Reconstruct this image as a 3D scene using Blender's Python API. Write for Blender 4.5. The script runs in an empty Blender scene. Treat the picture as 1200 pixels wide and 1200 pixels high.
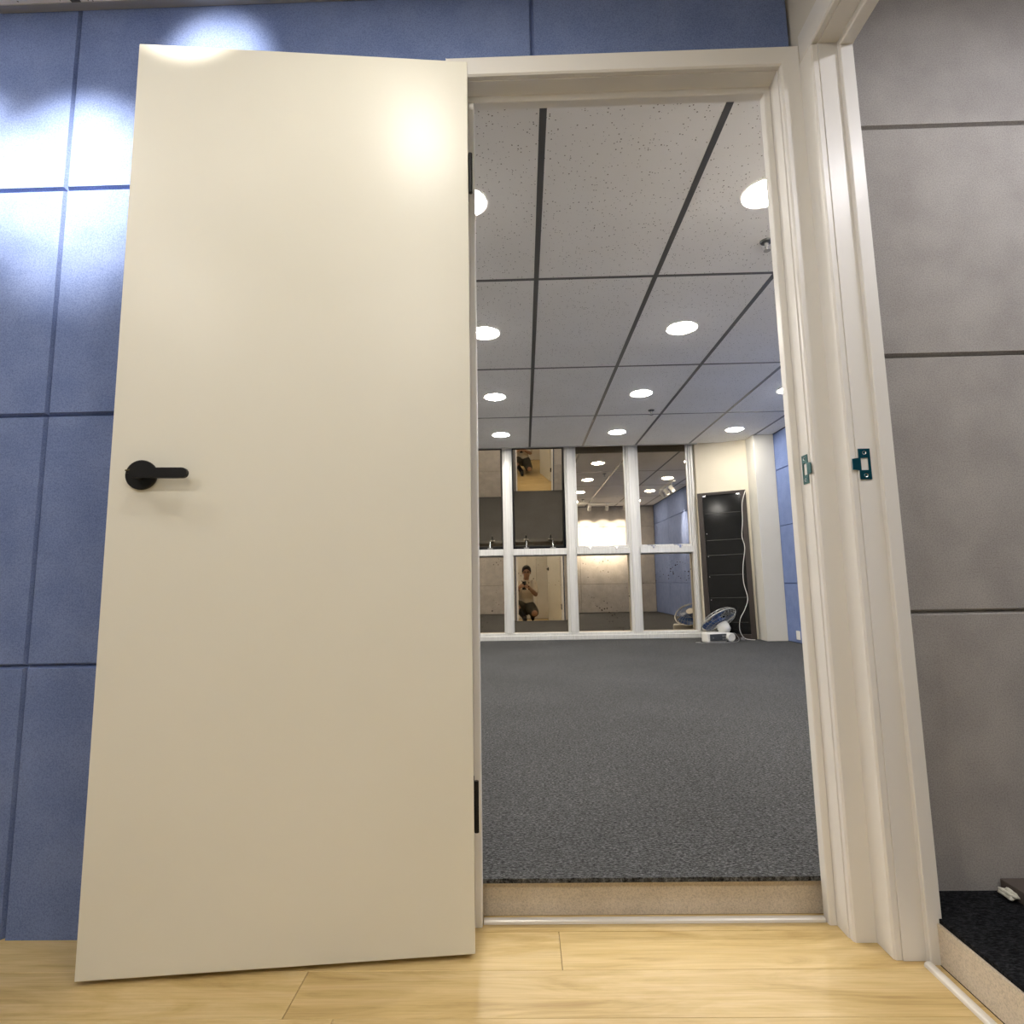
import bpy, bmesh, math, random
from mathutils import Vector, Matrix
random.seed(7)
SC = bpy.context.scene
COL = SC.collection
PI = math.pi

# ------------------------------------------------------------------ camera
Z0 = 0.754                                   # lens height above the wooden floor
pitch, yaw, roll, FPX = 0.1226, 0.0189, -0.0180, 667.98
fwd = Vector((-math.sin(yaw)*math.cos(pitch), math.cos(yaw)*math.cos(pitch), math.sin(pitch)))
right = Vector((math.cos(yaw), math.sin(yaw), 0))
up = right.cross(fwd)
rr = right*math.cos(roll) + up*math.sin(roll)
uu = up*math.cos(roll) - right*math.sin(roll)
cd = bpy.data.cameras.new('camera')
cam = bpy.data.objects.new('camera', cd); COL.objects.link(cam)
cd.sensor_width = 36; cd.sensor_fit = 'HORIZONTAL'; cd.lens = 36*FPX/1200
cd.clip_start = 0.01
M = Matrix((rr, uu, -fwd)).transposed().to_4x4(); M.translation = (0, 0, Z0)
cam.matrix_world = M
SC.camera = cam

# ------------------------------------------------------------------ world, exposure
w = bpy.data.worlds.new('night'); SC.world = w; w.use_nodes = True
w.node_tree.nodes['Background'].inputs[0].default_value = (0.004, 0.005, 0.008, 1)
w.node_tree.nodes['Background'].inputs[1].default_value = 1.0
vs = SC.view_settings
vs.view_transform = 'Standard'; vs.look = 'None'; vs.gamma = 1.0; vs.use_curve_mapping = False
vs.exposure = 0.0
L_STUDIO, L_CORR, L_REAR, L_SIDE = 150.0, 95.0, 185.0, 50.0      # brightness of the round downlights
SPOT_CORR, SPOT_STUDIO, SPOT_SIDE = 135.0, 480.0, 13.0

# ------------------------------------------------------------------ materials
MATS = {}
def mat(name, col=(.8,.8,.8), rough=.5, metal=0.0, spec=.5, build=None, coat=0.0):
    m = bpy.data.materials.new(name); m.use_nodes = True
    nt = m.node_tree; b = nt.nodes['Principled BSDF']
    b.inputs['Base Color'].default_value = (*col, 1)
    b.inputs['Roughness'].default_value = rough
    b.inputs['Metallic'].default_value = metal
    b.inputs['Specular IOR Level'].default_value = spec
    b.inputs['Coat Weight'].default_value = coat
    if build: build(nt, b)
    MATS[name] = m
    return m
def nd(nt, t, **kw):
    n = nt.nodes.new(t)
    for k, v in kw.items():
        if k.startswith('_'): setattr(n, k[1:], v)
        else: n.inputs[k].default_value = v
    return n
def ramp(nt, src, stops, interp='LINEAR'):
    r = nt.nodes.new('ShaderNodeValToRGB'); r.color_ramp.interpolation = interp
    e = r.color_ramp.elements
    while len(e) < len(stops): e.new(.5)
    for el, (p, c) in zip(e, stops):
        el.position = p; el.color = (*c, 1) if len(c) == 3 else c
    nt.links.new(src, r.inputs[0]); return r
def bump(nt, b, src, strength, dist):
    n = nt.nodes.new('ShaderNodeBump'); n.inputs['Strength'].default_value = strength
    n.inputs['Distance'].default_value = dist
    nt.links.new(src, n.inputs['Height']); nt.links.new(n.outputs[0], b.inputs['Normal'])
def pos(nt, scale=(1,1,1), rand=0.0):
    g = nt.nodes.new('ShaderNodeNewGeometry')
    mp = nt.nodes.new('ShaderNodeMapping'); mp.inputs['Scale'].default_value = scale
    nt.links.new(g.outputs['Position'], mp.inputs[0])
    if rand:
        oi = nt.nodes.new('ShaderNodeObjectInfo')
        mul = nt.nodes.new('ShaderNodeVectorMath'); mul.operation = 'SCALE'
        mul.inputs[0].default_value = (rand, rand*.7, rand*1.3)
        nt.links.new(oi.outputs['Random'], mul.inputs['Scale'])
        nt.links.new(mul.outputs[0], mp.inputs['Location'])
    return mp.outputs[0]
def mixrgb(nt, fac, a, b, blend='MIX'):
    m = nt.nodes.new('ShaderNodeMix'); m.data_type = 'RGBA'; m.blend_type = blend
    if isinstance(fac, (int, float)): m.inputs[0].default_value = fac
    else: nt.links.new(fac, m.inputs[0])
    for i, v in ((6, a), (7, b)):
        if isinstance(v, tuple): m.inputs[i].default_value = (*v, 1)
        else: nt.links.new(v, m.inputs[i])
    return m.outputs[2]

def felt(lo, hi, fleck):
    def f(nt, b):
        p = pos(nt)
        n1 = nd(nt, 'ShaderNodeTexNoise', Scale=9.0, Detail=4.0); nt.links.new(p, n1.inputs['Vector'])
        n2 = nd(nt, 'ShaderNodeTexNoise', Scale=320.0, Detail=3.0, Roughness=.7); nt.links.new(p, n2.inputs['Vector'])
        r1 = ramp(nt, n1.outputs[0], [(.35, lo), (.65, hi)])
        r2 = ramp(nt, n2.outputs[0], [(.30, (.72,.72,.72)), (.5, (1,1,1)), (.72, fleck)])
        nt.links.new(mixrgb(nt, 1.0, r1.outputs[0], r2.outputs[0], 'MULTIPLY'), b.inputs['Base Color'])
        bump(nt, b, n2.outputs[0], .25, .002)
    return f
mat('blue_felt', rough=.95, spec=.15, build=felt((.15,.205,.40), (.185,.245,.455), (1.25,1.22,1.15)))
mat('grey_felt', rough=.95, spec=.15, build=felt((.37,.35,.335), (.43,.41,.39), (1.2,1.2,1.2)))
mat('felt_groove_core', (.06,.08,.14), .95, spec=.1)
mat('grey_groove_core', (.16,.14,.13), .95, spec=.1)
def paint(lo, hi):
    def f(nt, b):
        p = pos(nt)
        n = nd(nt, 'ShaderNodeTexNoise', Scale=2.2, Detail=3.0); nt.links.new(p, n.inputs['Vector'])
        r = ramp(nt, n.outputs[0], [(.3, lo), (.7, hi)])
        nt.links.new(r.outputs[0], b.inputs['Base Color'])
        n2 = nd(nt, 'ShaderNodeTexNoise', Scale=260.0, Detail=2.0); nt.links.new(p, n2.inputs['Vector'])
        bump(nt, b, n2.outputs[0], .06, .001)
    return f
mat('door_paint', rough=.36, spec=.45, build=paint((.775,.76,.675), (.80,.785,.705)))
mat('frame_paint', rough=.34, spec=.45, build=paint((.79,.775,.745), (.815,.80,.775)))
mat('wall_paint', rough=.7, spec=.25, build=paint((.72,.69,.61), (.76,.73,.66)))
mat('cream_paint', rough=.65, spec=.25, build=paint((.68,.62,.49), (.72,.66,.53)))
mat('column_paint', rough=.7, spec=.25, build=paint((.62,.60,.53), (.66,.64,.575)))
def wood(nt, b):
    p = pos(nt, (1.7, 13, 13), 37.0)
    n1 = nd(nt, 'ShaderNodeTexNoise', Scale=1.3, Detail=6.0, Roughness=.62, Distortion=1.8); nt.links.new(p, n1.inputs['Vector'])
    p2 = pos(nt, (3.5, 150, 150), 11.0)
    n2 = nd(nt, 'ShaderNodeTexNoise', Scale=2.0, Detail=3.0); nt.links.new(p2, n2.inputs['Vector'])
    r = ramp(nt, n1.outputs[0], [(.26, (.46,.31,.125)), (.42, (.62,.46,.205)), (.55, (.69,.525,.26)), (.75, (.76,.60,.34))])
    r2 = ramp(nt, n2.outputs[0], [(.3, (.88,.86,.82)), (.6, (1,1,1))])
    c = mixrgb(nt, 1.0, r.outputs[0], r2.outputs[0], 'MULTIPLY')
    oi = nt.nodes.new('ShaderNodeObjectInfo')
    r3 = ramp(nt, oi.outputs['Random'], [(0, (.92,.90,.87)), (1, (1.04,1.03,1.02))])
    nt.links.new(mixrgb(nt, 1.0, c, r3.outputs[0], 'MULTIPLY'), b.inputs['Base Color'])
    bump(nt, b, n2.outputs[0], .05, .001)
mat('maple_laminate', rough=.38, spec=.4, build=wood)
def carpet(lo, hi):
    def f(nt, b):
        p = pos(nt, (1, 2.4, 1))
        n1 = nd(nt, 'ShaderNodeTexNoise', Scale=115.0, Detail=3.0, Roughness=.8); nt.links.new(p, n1.inputs['Vector'])
        p2 = pos(nt, (18, 90, 1))
        n2 = nd(nt, 'ShaderNodeTexNoise', Scale=2.0, Detail=3.0); nt.links.new(p2, n2.inputs['Vector'])
        n3 = nd(nt, 'ShaderNodeTexNoise', Scale=1.4, Detail=2.0); nt.links.new(pos(nt), n3.inputs['Vector'])
        r1 = ramp(nt, n1.outputs[0], [(.36, lo), (.52, tuple((a+c)/2.6 for a, c in zip(lo, hi))), (.68, hi)])
        r2 = ramp(nt, n2.outputs[0], [(.3, (.7,.7,.7)), (.7, (1.2,1.2,1.2))])
        r3 = ramp(nt, n3.outputs[0], [(.3, (.9,.9,.9)), (.7, (1.08,1.08,1.08))])
        c = mixrgb(nt, 1.0, r1.outputs[0], r2.outputs[0], 'MULTIPLY')
        nt.links.new(mixrgb(nt, 1.0, c, r3.outputs[0], 'MULTIPLY'), b.inputs['Base Color'])
        bump(nt, b, n1.outputs[0], .6, .004)
    return f
mat('carpet_charcoal', rough=1, spec=.1, build=carpet((.011,.0115,.012), (.19,.194,.198)))
mat('carpet_black', rough=1, spec=.08, build=carpet((.004,.0045,.006), (.04,.042,.047)))
mat('riser_board', rough=.85, spec=.2, build=felt((.60,.525,.42), (.68,.60,.49), (1.15,1.15,1.15)))
def tile(nt, b):
    p = pos(nt)
    v = nd(nt, 'ShaderNodeTexVoronoi', Scale=92.0, Randomness=1.0); nt.links.new(p, v.inputs['Vector'])
    sep = nt.nodes.new('ShaderNodeSeparateColor'); nt.links.new(v.outputs['Color'], sep.inputs[0])
    rad = nt.nodes.new('ShaderNodeMapRange')
    rad.inputs[1].default_value = .35; rad.inputs[2].default_value = 1.0
    rad.inputs[3].default_value = 0.0; rad.inputs[4].default_value = .27
    nt.links.new(sep.outputs[0], rad.inputs[0])
    lt = nt.nodes.new('ShaderNodeMath'); lt.operation = 'LESS_THAN'
    nt.links.new(v.outputs['Distance'], lt.inputs[0]); nt.links.new(rad.outputs[0], lt.inputs[1])
    n = nd(nt, 'ShaderNodeTexNoise', Scale=3.0, Detail=2.0); nt.links.new(p, n.inputs['Vector'])
    r = ramp(nt, n.outputs[0], [(.3, (.82,.805,.78)), (.7, (.85,.84,.82))])
    nt.links.new(mixrgb(nt, lt.outputs[0], r.outputs[0], (.20,.18,.16)), b.inputs['Base Color'])
mat('ceiling_tile', rough=.9, spec=.2, build=tile)
mat('grid_metal', (.13,.13,.13), .38, .55)
mat('ceiling_edge_metal', (.36,.355,.34), .5, .2)
mat('void_black', (.006,.006,.006), .9, spec=.1)
def brushed(nt, b):
    p = pos(nt, (60, 60, 1.2))
    n = nd(nt, 'ShaderNodeTexNoise', Scale=2.0, Detail=3.0); nt.links.new(p, n.inputs['Vector'])
    r = ramp(nt, n.outputs[0], [(.3, (.62,.62,.60)), (.7, (.78,.78,.76))])
    nt.links.new(r.outputs[0], b.inputs['Base Color'])
mat('window_frame', rough=.42, metal=.25, build=brushed)
mat('sash_frame', (.30,.30,.29), .45, .4)
mat('sash_dark', (.035,.033,.030), .5, .3)
mat('chrome', (.75,.76,.78), .22, 1.0)
mat('brown_head', (.035,.024,.017), .6)
def mirror_glass(dirt):
    def f(nt, b):
        p = pos(nt)
        b.inputs['Metallic'].default_value = 1.0; b.inputs['Roughness'].default_value = .015
        v = nd(nt, 'ShaderNodeTexVoronoi', Scale=34.0); nt.links.new(p, v.inputs['Vector'])
        sep = nt.nodes.new('ShaderNodeSeparateColor'); nt.links.new(v.outputs['Color'], sep.inputs[0])
        cl = nd(nt, 'ShaderNodeTexNoise', Scale=3.3, Detail=2.0); nt.links.new(p, cl.inputs['Vector'])
        clr = ramp(nt, cl.outputs[0], [(.42, (0,0,0)), (.62, (1,1,1))])
        mul = nt.nodes.new('ShaderNodeMath'); mul.operation = 'MULTIPLY'
        nt.links.new(sep.outputs[0], mul.inputs[0]); nt.links.new(clr.outputs[0], mul.inputs[1])
        m2 = nt.nodes.new('ShaderNodeMath'); m2.operation = 'MULTIPLY'; m2.inputs[1].default_value = .30*dirt
        nt.links.new(mul.outputs[0], m2.inputs[0])
        lt = nt.nodes.new('ShaderNodeMath'); lt.operation = 'LESS_THAN'
        nt.links.new(v.outputs['Distance'], lt.inputs[0]); nt.links.new(m2.outputs[0], lt.inputs[1])
        st = nd(nt, 'ShaderNodeTexNoise', Scale=5.0, Detail=5.0); nt.links.new(p, st.inputs['Vector'])
        sr = ramp(nt, st.outputs[0], [(.35, (.55,.475,.37)), (.65, (.60,.525,.415))])
        nt.links.new(mixrgb(nt, lt.outputs[0], sr.outputs[0], (.06,.035,.018)), b.inputs['Base Color'])
    return f
mat('bronze_glass_dirty', build=mirror_glass(1.1))
mat('bronze_glass_clean', build=mirror_glass(.35))
mat('black_metal', (.004,.004,.0045), .55, 0.0, spec=.3)
mat('zinc_blue', (.015,.13,.19), .32, .85)
mat('zinc_green', (.06,.15,.16), .36, .8)
mat('screw_steel', (.7,.72,.74), .28, 1.0)
mat('threshold_alu', (.80,.77,.72), .33, .15)
mat('dark_wood', (.026,.018,.014), .4, spec=.5)
mat('cabinet_glass', (.006,.0065,.0065), .11, spec=.35)
mat('shelf_edge', (.035,.035,.032), .4, .2)
mat('plastic_white', (.78,.77,.73), .4)
mat('plastic_dark', (.055,.06,.065), .4)
mat('fan_blue', (.02,.085,.30), .28, spec=.6)
mat('cage_steel', (.55,.55,.52), .35, .6)
mat('cable_white', (.72,.70,.65), .5)
mat('cable_grey', (.25,.25,.25), .5)
mat('spot_white', (.75,.75,.73), .4)
mat('spot_black', (.012,.012,.012), .5)
mat('pin_metal', (.10,.085,.04), .4, .8)
mat('brass', (.45,.33,.10), .35, .9)
mat('plinth_board', (.115,.095,.085), .85, spec=.15)
mat('tissue', (.72,.70,.60), .9)
mat('skin', (.36,.20,.125), .55)
mat('hair_black', (.008,.007,.006), .6)
mat('shirt_beige', (.62,.55,.44), .9)
mat('shorts_olive', (.060,.055,.040), .9)
mat('sock_black', (.012,.012,.013), .9)
mat('phone_black', (.012,.012,.014), .2)
mat('phone_lens', (.6,.6,.62), .1, .8)
def emis(name, col, strength):
    m = bpy.data.materials.new(name); m.use_nodes = True
    b = m.node_tree.nodes['Principled BSDF']
    b.inputs['Base Color'].default_value = (.8,.8,.8,1)
    b.inputs['Emission Color'].default_value = (*col, 1)
    b.inputs['Emission Strength'].default_value = strength
    MATS[name] = m
emis('lamp_studio', (1.0,.945,.86), L_STUDIO)
emis('lamp_corridor', (1.0,.945,.85), L_CORR)
emis('lamp_rear', (1.0,.945,.86), L_REAR)
emis('lamp_side', (1.0,.95,.90), L_SIDE)
emis('lamp_spot', (1.0,.95,.86), 30.0)

# ------------------------------------------------------------------ mesh helpers
def mesh(name, verts, faces):
    me = bpy.data.meshes.new(name); me.from_pydata([tuple(v) for v in verts], [], faces); me.update(); return me
def ob(name, me, m, parent=None, loc=None, rot=None, smooth=False):
    o = bpy.data.objects.new(name, me); COL.objects.link(o)
    if m and not me.materials: me.materials.append(MATS[m])
    if parent: o.parent = parent
    if loc: o.location = loc
    if rot: o.rotation_euler = rot
    if smooth:
        for p in me.polygons: p.use_smooth = True
    return o
def tag(o, label, cat=None, group=None, kind=None):
    o['label'] = label
    if cat: o['category'] = cat
    if group: o['group'] = group
    if kind: o['kind'] = kind
    return o
def empty(name, loc=(0,0,0), rot=None):
    o = bpy.data.objects.new(name, None); COL.objects.link(o); o.location = loc; o.empty_display_size = .05
    if rot: o.rotation_euler = rot
    return o
def bm_mesh(bm, name):
    bmesh.ops.recalc_face_normals(bm, faces=bm.faces[:])
    me = bpy.data.meshes.new(name); bm.to_mesh(me); bm.free(); return me
def bm_box(bm, x0, x1, y0, y1, z0, z1, bev=0.0, seg=1):
    r = bmesh.ops.create_cube(bm, size=1.0)
    vs_ = r['verts']
    for v in vs_:
        v.co = Vector(((x0+x1)/2+v.co.x*(x1-x0), (y0+y1)/2+v.co.y*(y1-y0), (z0+z1)/2+v.co.z*(z1-z0)))
    if bev:
        es = list({e for v in vs_ for e in v.link_edges})
        bmesh.ops.bevel(bm, geom=es, offset=bev, segments=seg, affect='EDGES', profile=.5)
def box(name, b, m, parent=None, bev=0.0, seg=1, **k):
    bm = bmesh.new(); bm_box(bm, *b, bev=bev, seg=seg); return ob(name, bm_mesh(bm, name), m, parent, **k)
def boxes(name, bl, m, parent=None, bev=0.0, **k):
    bm = bmesh.new()
    for b in bl: bm_box(bm, *b, bev=bev)
    return ob(name, bm_mesh(bm, name), m, parent, **k)
def prism(name, poly, a0, a1, axis, m, parent=None, **k):
    """closed 2D outline swept along axis; poly coordinates are the other two axes in order"""
    n = len(poly); V = []
    for a in (a0, a1):
        for p in poly:
            c = list(p); c.insert(axis, a); V.append(c)
    F = [list(range(n))[::-1], list(range(n, 2*n))] + [[i, (i+1) % n, n+(i+1) % n, n+i] for i in range(n)]
    bm = bmesh.new(); vv = [bm.verts.new(v) for v in V]
    for f in F: bm.faces.new([vv[i] for i in f])
    return ob(name, bm_mesh(bm, name), m, parent, **k)
def tube_mesh(name, pts, r, seg=8, caps=True):
    """swept tube; r may be a list"""
    pts = [Vector(p) for p in pts]; n = len(pts)
    rs = r if isinstance(r, (list, tuple)) else [r]*n
    V, F = [], []
    t0 = (pts[1]-pts[0]).normalized()
    u = t0.orthogonal().normalized()
    for i, p in enumerate(pts):
        t = (pts[min(i+1, n-1)]-pts[max(i-1, 0)]).normalized()
        u = (u - t*u.dot(t)).normalized(); v = t.cross(u)
        for j in range(seg):
            a = 2*PI*j/seg; V.append(p+(u*math.cos(a)+v*math.sin(a))*rs[i])
    for i in range(n-1):
        for j in range(seg):
            F.append([i*seg+j, i*seg+(j+1) % seg, (i+1)*seg+(j+1) % seg, (i+1)*seg+j])
    if caps: F += [list(range(seg))[::-1], list(range((n-1)*seg, n*seg))]
    return mesh(name, V, F)
def lathe_mesh(name, prof, seg=32, axis=2):
    """profile of (radius, height); radius 0 closes"""
    V, F = [], []
    rings = []
    for r, h in prof:
        if r < 1e-6:
            V.append((0, 0, h)); rings.append([len(V)-1])
        else:
            rings.append(list(range(len(V), len(V)+seg)))
            V += [(r*math.cos(2*PI*j/seg), r*math.sin(2*PI*j/seg), h) for j in range(seg)]
    for a, b in zip(rings, rings[1:]):
        for j in range(seg):
            k = (j+1) % seg
            if len(a) == 1 and len(b) == 1: continue
            if len(a) == 1: F.append([a[0], b[j], b[k]])
            elif len(b) == 1: F.append([a[j], b[0], a[k]])
            else: F.append([a[j], b[j], b[k], a[k]])
    if axis == 1: V = [(x, z, -y) for x, y, z in V]          # profile height along +y
    if axis == 0: V = [(z, y, -x) for x, y, z in V]
    bm = bmesh.new(); vv = [bm.verts.new(v) for v in V]
    for f in F:
        try: bm.faces.new([vv[i] for i in f])
        except ValueError: pass
    return bm_mesh(bm, name)
def ring_pts(c, r, n=40, ax='z', a0=0, a1=2*PI):
    out = []
    for i in range(n+1):
        a = a0+(a1-a0)*i/n
        d = {'z': (math.cos(a), math.sin(a), 0), 'y': (math.cos(a), 0, math.sin(a))}[ax]
        out.append((c[0]+r*d[0], c[1]+r*d[1], c[2]+r*d[2]))
    return out
_pan = {}
def panel(poly, y, t, facing, m, parent, b=.0062, xplane=None):
    """acoustic board with bevelled edges. poly: rectilinear outline (a, z), a along the wall (x, or y for side walls).
    facing: 'y-','y+','x-','x+' ; the visible face lies at coordinate y, the back at y +/- t"""
    a0 = min(p[0] for p in poly); z0 = min(p[1] for p in poly)
    key = (tuple((round(p[0]-a0, 4), round(p[1]-z0, 4)) for p in poly), t, facing, m, b)
    if key not in _pan:
        n = len(poly); P = [(p[0]-a0, p[1]-z0) for p in poly]
        area = sum(P[i][0]*P[(i+1) % n][1]-P[(i+1) % n][0]*P[i][1] for i in range(n))
        if area < 0: P = P[::-1]
        ins = []
        for i in range(n):
            p, c, q = Vector(P[i-1]), Vector(P[i]), Vector(P[(i+1) % n])
            d1 = (c-p).normalized(); d2 = (q-c).normalized()
            n1 = Vector((-d1.y, d1.x)); n2 = Vector((-d2.y, d2.x))
            ins.append(c+(n1+n2)*b)
        s = {'y-': 1, 'y+': -1, 'x-': 1, 'x+': -1}[facing]
        lay = [(P, s*t), (P, s*min(.0125, t*.8)), (ins, 0)]
        V = []
        for pl, d in lay:
            for p in pl: V.append((p[0], d, p[1]) if facing[0] == 'y' else (d, p[0], p[1]))
        F = [list(range(n)), list(range(2*n, 3*n))]
        for L in range(2):
            F += [[L*n+i, L*n+(i+1) % n, (L+1)*n+(i+1) % n, (L+1)*n+i] for i in range(n)]
        bm = bmesh.new(); vv = [bm.verts.new(v) for v in V]
        for f in F: bm.faces.new([vv[i] for i in f])
        me = bm_mesh(bm, 'acoustic_panel'); me.materials.append(MATS[m]); _pan[key] = me
    o = bpy.data.objects.new('panel', _pan[key]); COL.objects.link(o); o.parent = parent
    o.location = (a0, y, z0) if facing[0] == 'y' else (y, a0, z0)
    return o
def rect(a0, a1, z0, z1): return [(a0, z0), (a1, z0), (a1, z1), (a0, z1)]
def panel_grid(xs, zs, y, t, facing, m, parent, g=.0, b=.0062):
    for a0, a1 in zip(xs, xs[1:]):
        for z0, z1 in zip(zs, zs[1:]):
            panel(rect(a0+g, a1-g, z0+g, z1-g), y, t, facing, m, parent, b)

# ================================================================== STRUCTURE
CZ = 2.288          # corridor ceiling
SZ = 2.325          # studio ceiling
KZ = .086           # carpet level (both carpeted rooms)
YW = 1.321          # face of the blue panels
GLASS = 6.80
XR = 2.78           # studio right wall
XL = -3.0
T = .020

# --- wall with the doorway (corridor / studio); opening x -.14...685, z 0..2.045
ox0, ox1, oz = -.14, .685, 2.045
wf = boxes('wall_front', [(XL-.1, ox0, YW+T, 1.385, 0, 2.4), (ox1, 3.1, YW+T, 1.385, 0, 2.4), (ox0, ox1, YW+T, 1.385, oz, 2.4)], 'felt_groove_core')
tag(wf, 'blue acoustic panel wall behind the open white door', 'wall', kind='structure')
zb = [-.008, .582, 1.177, 1.772, CZ+.015]
panel_grid([-2.60, -2.351, -1.151], zb, YW, T, 'y-', 'blue_felt', wf)
for z0, z1 in zip(zb[:3], zb[1:4]): panel(rect(-1.151, ox0, z0, z1), YW, T, 'y-', 'blue_felt', wf)
panel([(-1.151, zb[3]), (ox0, zb[3]), (ox0, oz), (.049, oz), (.049, zb[4]), (-1.151, zb[4])], YW, T, 'y-', 'blue_felt', wf)
panel(rect(.049, .713, oz, zb[4]), YW, T, 'y-', 'blue_felt', wf)
# right-hand side room face of the same wall (grey)
zg = [KZ-.016, .670, 1.274, 1.873, 2.284]
panel_grid([.812, 2.0, 3.0], zg, 1.325, T-.004, 'y-', 'grey_felt', wf)
# studio face (grey boards)
zs = [KZ+.002, .682, 1.284, 1.886, SZ-.004]
panel_grid([XL, -2.55, -1.345], zs, 1.405, T, 'y+', 'grey_felt', wf)
for z0, z1 in zip(zs[:3], zs[1:4]): panel(rect(-1.345, ox0-.02, z0, z1), 1.405, T, 'y+', 'grey_felt', wf)
panel([(-1.345, zs[3]), (ox0-.02, zs[3]), (ox0-.02, oz+.02), (ox1+.02, oz+.02), (ox1+.02, zs[3]), (1.2, zs[3]), (1.2, zs[4]), (-1.345, zs[4])], 1.405, T, 'y+', 'grey_felt', wf)
for z0, z1 in zip(zs[:3], zs[1:4]): panel(rect(ox1+.02, 1.2, z0, z1), 1.405, T, 'y+', 'grey_felt', wf)
panel_grid([1.2, 2.4, XR], zs, 1.405, T, 'y+', 'grey_felt', wf)

# --- wall with the second doorway (corridor / side room) x .717...79
d2a, d2b = .435, 1.255              # rough opening along y
wr = boxes('wall_right', [(.717, .792, -1.7, d2a, 0, 2.4), (.717, .792, d2b, YW+T-.001, 0, 2.4), (.717, .792, d2a, d2b, oz, 2.4)], 'wall_paint')
tag(wr, 'white wall board above and around the second doorway', 'wall', kind='structure')
panel_grid([-1.60, -.40, d2a-.06], zb, .7165, .012, 'x-', 'grey_felt', wr)

# --- corridor shell
wl = box('wall_left', (-2.70, -2.60, -1.7, YW+T-.001, 0, 2.4), 'felt_groove_core'); tag(wl, 'blue panelled corridor end wall', 'wall', kind='structure')
panel_grid([-1.6, -1.1, .1, YW], zb, -2.58, T, 'x+', 'blue_felt', wl)
wb = box('wall_back', (-2.60, .717, -1.70, -1.62, 0, 2.4), 'grey_groove_core'); tag(wb, 'pale panelled corridor wall opposite the open doorway', 'wall', kind='structure')
panel_grid([-2.58, -1.4, -.55, .06, .25, .715], [.004, CZ-.004], -1.60, T, 'y+', 'wall_paint', wb)

# --- corridor floor: maple planks
fl = box('floor', (-2.60, .795, -1.62, 1.40, -.06, -.012), 'felt_groove_core'); tag(fl, 'pale maple laminate floor of the corridor', 'floor', kind='structure')
pw = .1235
bmp = {}
def plank(x0, x1, y0, y1):
    k = (round(x1-x0, 3), round(y1-y0, 3))
    if k not in bmp:
        bm = bmesh.new(); bm_box(bm, 0, k[0], 0, k[1], -.012, 0, bev=.0006)
        me = bm_mesh(bm, 'plank'); me.materials.append(MATS['maple_laminate']); bmp[k] = me
    o = bpy.data.objects.new('plank', bmp[k]); COL.objects.link(o); o.parent = fl; o.location = (x0, y0, 0)
ytop = 1.340
starts = [.06, .78, -.35, .35, -.75, .1, -.55, .55]
row = 0; y1 = ytop
while y1 > -1.6:
    y0 = max(y1-pw, -1.6); off = starts[row % 8]
    xs = [-2.58]+[off+k*1.22 for k in range(-3, 3) if -2.4 < off+k*1.22 < .62]
    xe = .717 if y1 < .45 else .795
    xs.append(xe)
    for a, b_ in zip(xs, xs[1:]): plank(a+.0003, b_-.0003, y0+.0003, y1-.0003)
    row += 1; y1 = y0
# thin rows under the frames, up to the step risers
box('plank', (-.139, .684, 1.3403, 1.4015, -.012, 0), 'maple_laminate', fl)

# --- ceilings: tiles on a dark grid
def ceiling(name, xj, yj, z, label, grid_m='grid_metal', x_lim=None, y_lim=None, holes=()):
    c = box(name, (xj[0], xj[-1], yj[0], yj[-1], z+.06, z+.075), 'void_black'); tag(c, label, 'ceiling', kind='structure')
    cache = {}
    for a0, a1 in zip(xj, xj[1:]):
        for b0, b1 in zip(yj, yj[1:]):
            k = (round(a1-a0, 3), round(b1-b0, 3))
            if k not in cache:
                bm = bmesh.new(); bm_box(bm, 0, k[0]-.020, 0, k[1]-.020, 0, .012)
                me = bm_mesh(bm, 'ceiling_tile'); me.materials.append(MATS['ceiling_tile']); cache[k] = me
            o = bpy.data.objects.new('tile', cache[k]); COL.objects.link(o); o.parent = c; o.location = (a0+.010, b0+.010, z)
    for a in xj[1:-1]: box('grid_bar', (a-.0125, a+.0125, yj[0], yj[-1], z-.0015, z+.020), grid_m, c)
    for b_ in yj[1:-1]:
        for a0, a1 in zip(xj, xj[1:]):
            box('grid_bar', (a0+.0125, a1-.0125, b_-.0105, b_+.0105, z-.001, z+.020), grid_m, c)
    return c
TX, TY, TL, TW = .096, 2.814, 1.2555, .621
xj = [XL+.0]+[TX+TW*i for i in range(-4, 5)]+[XR-.001]
YE = 6.555
yj = [1.406, TY-TL+.001, TY, TY+TL, TY+2*TL, YE]
cs = ceiling('ceiling_studio', xj, yj, SZ, 'white perforated tile ceiling with dark grid beyond the doorway')
box('edge_trim', (XL, 2.05, YE, YE+.022, SZ-.006, SZ+.25), 'ceiling_edge_metal', cs)
cc = ceiling('ceiling', [-2.58, -2.07, -1.145, -.217+.30, .715], [-1.6, -.9, .04, YW-.001], CZ, 'white perforated tile ceiling above the blue wall')
boxes('edge_trim', [(-2.58, .715, YW-.022, YW-.0015, CZ-.003, CZ+.02)], 'ceiling_edge_metal', cc)
cr = ceiling('ceiling_side', [.793, 1.4, 2.0, 3.0], [-1.6, -.3, .9, 1.324], CZ, 'tile ceiling of the grey side room')

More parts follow.
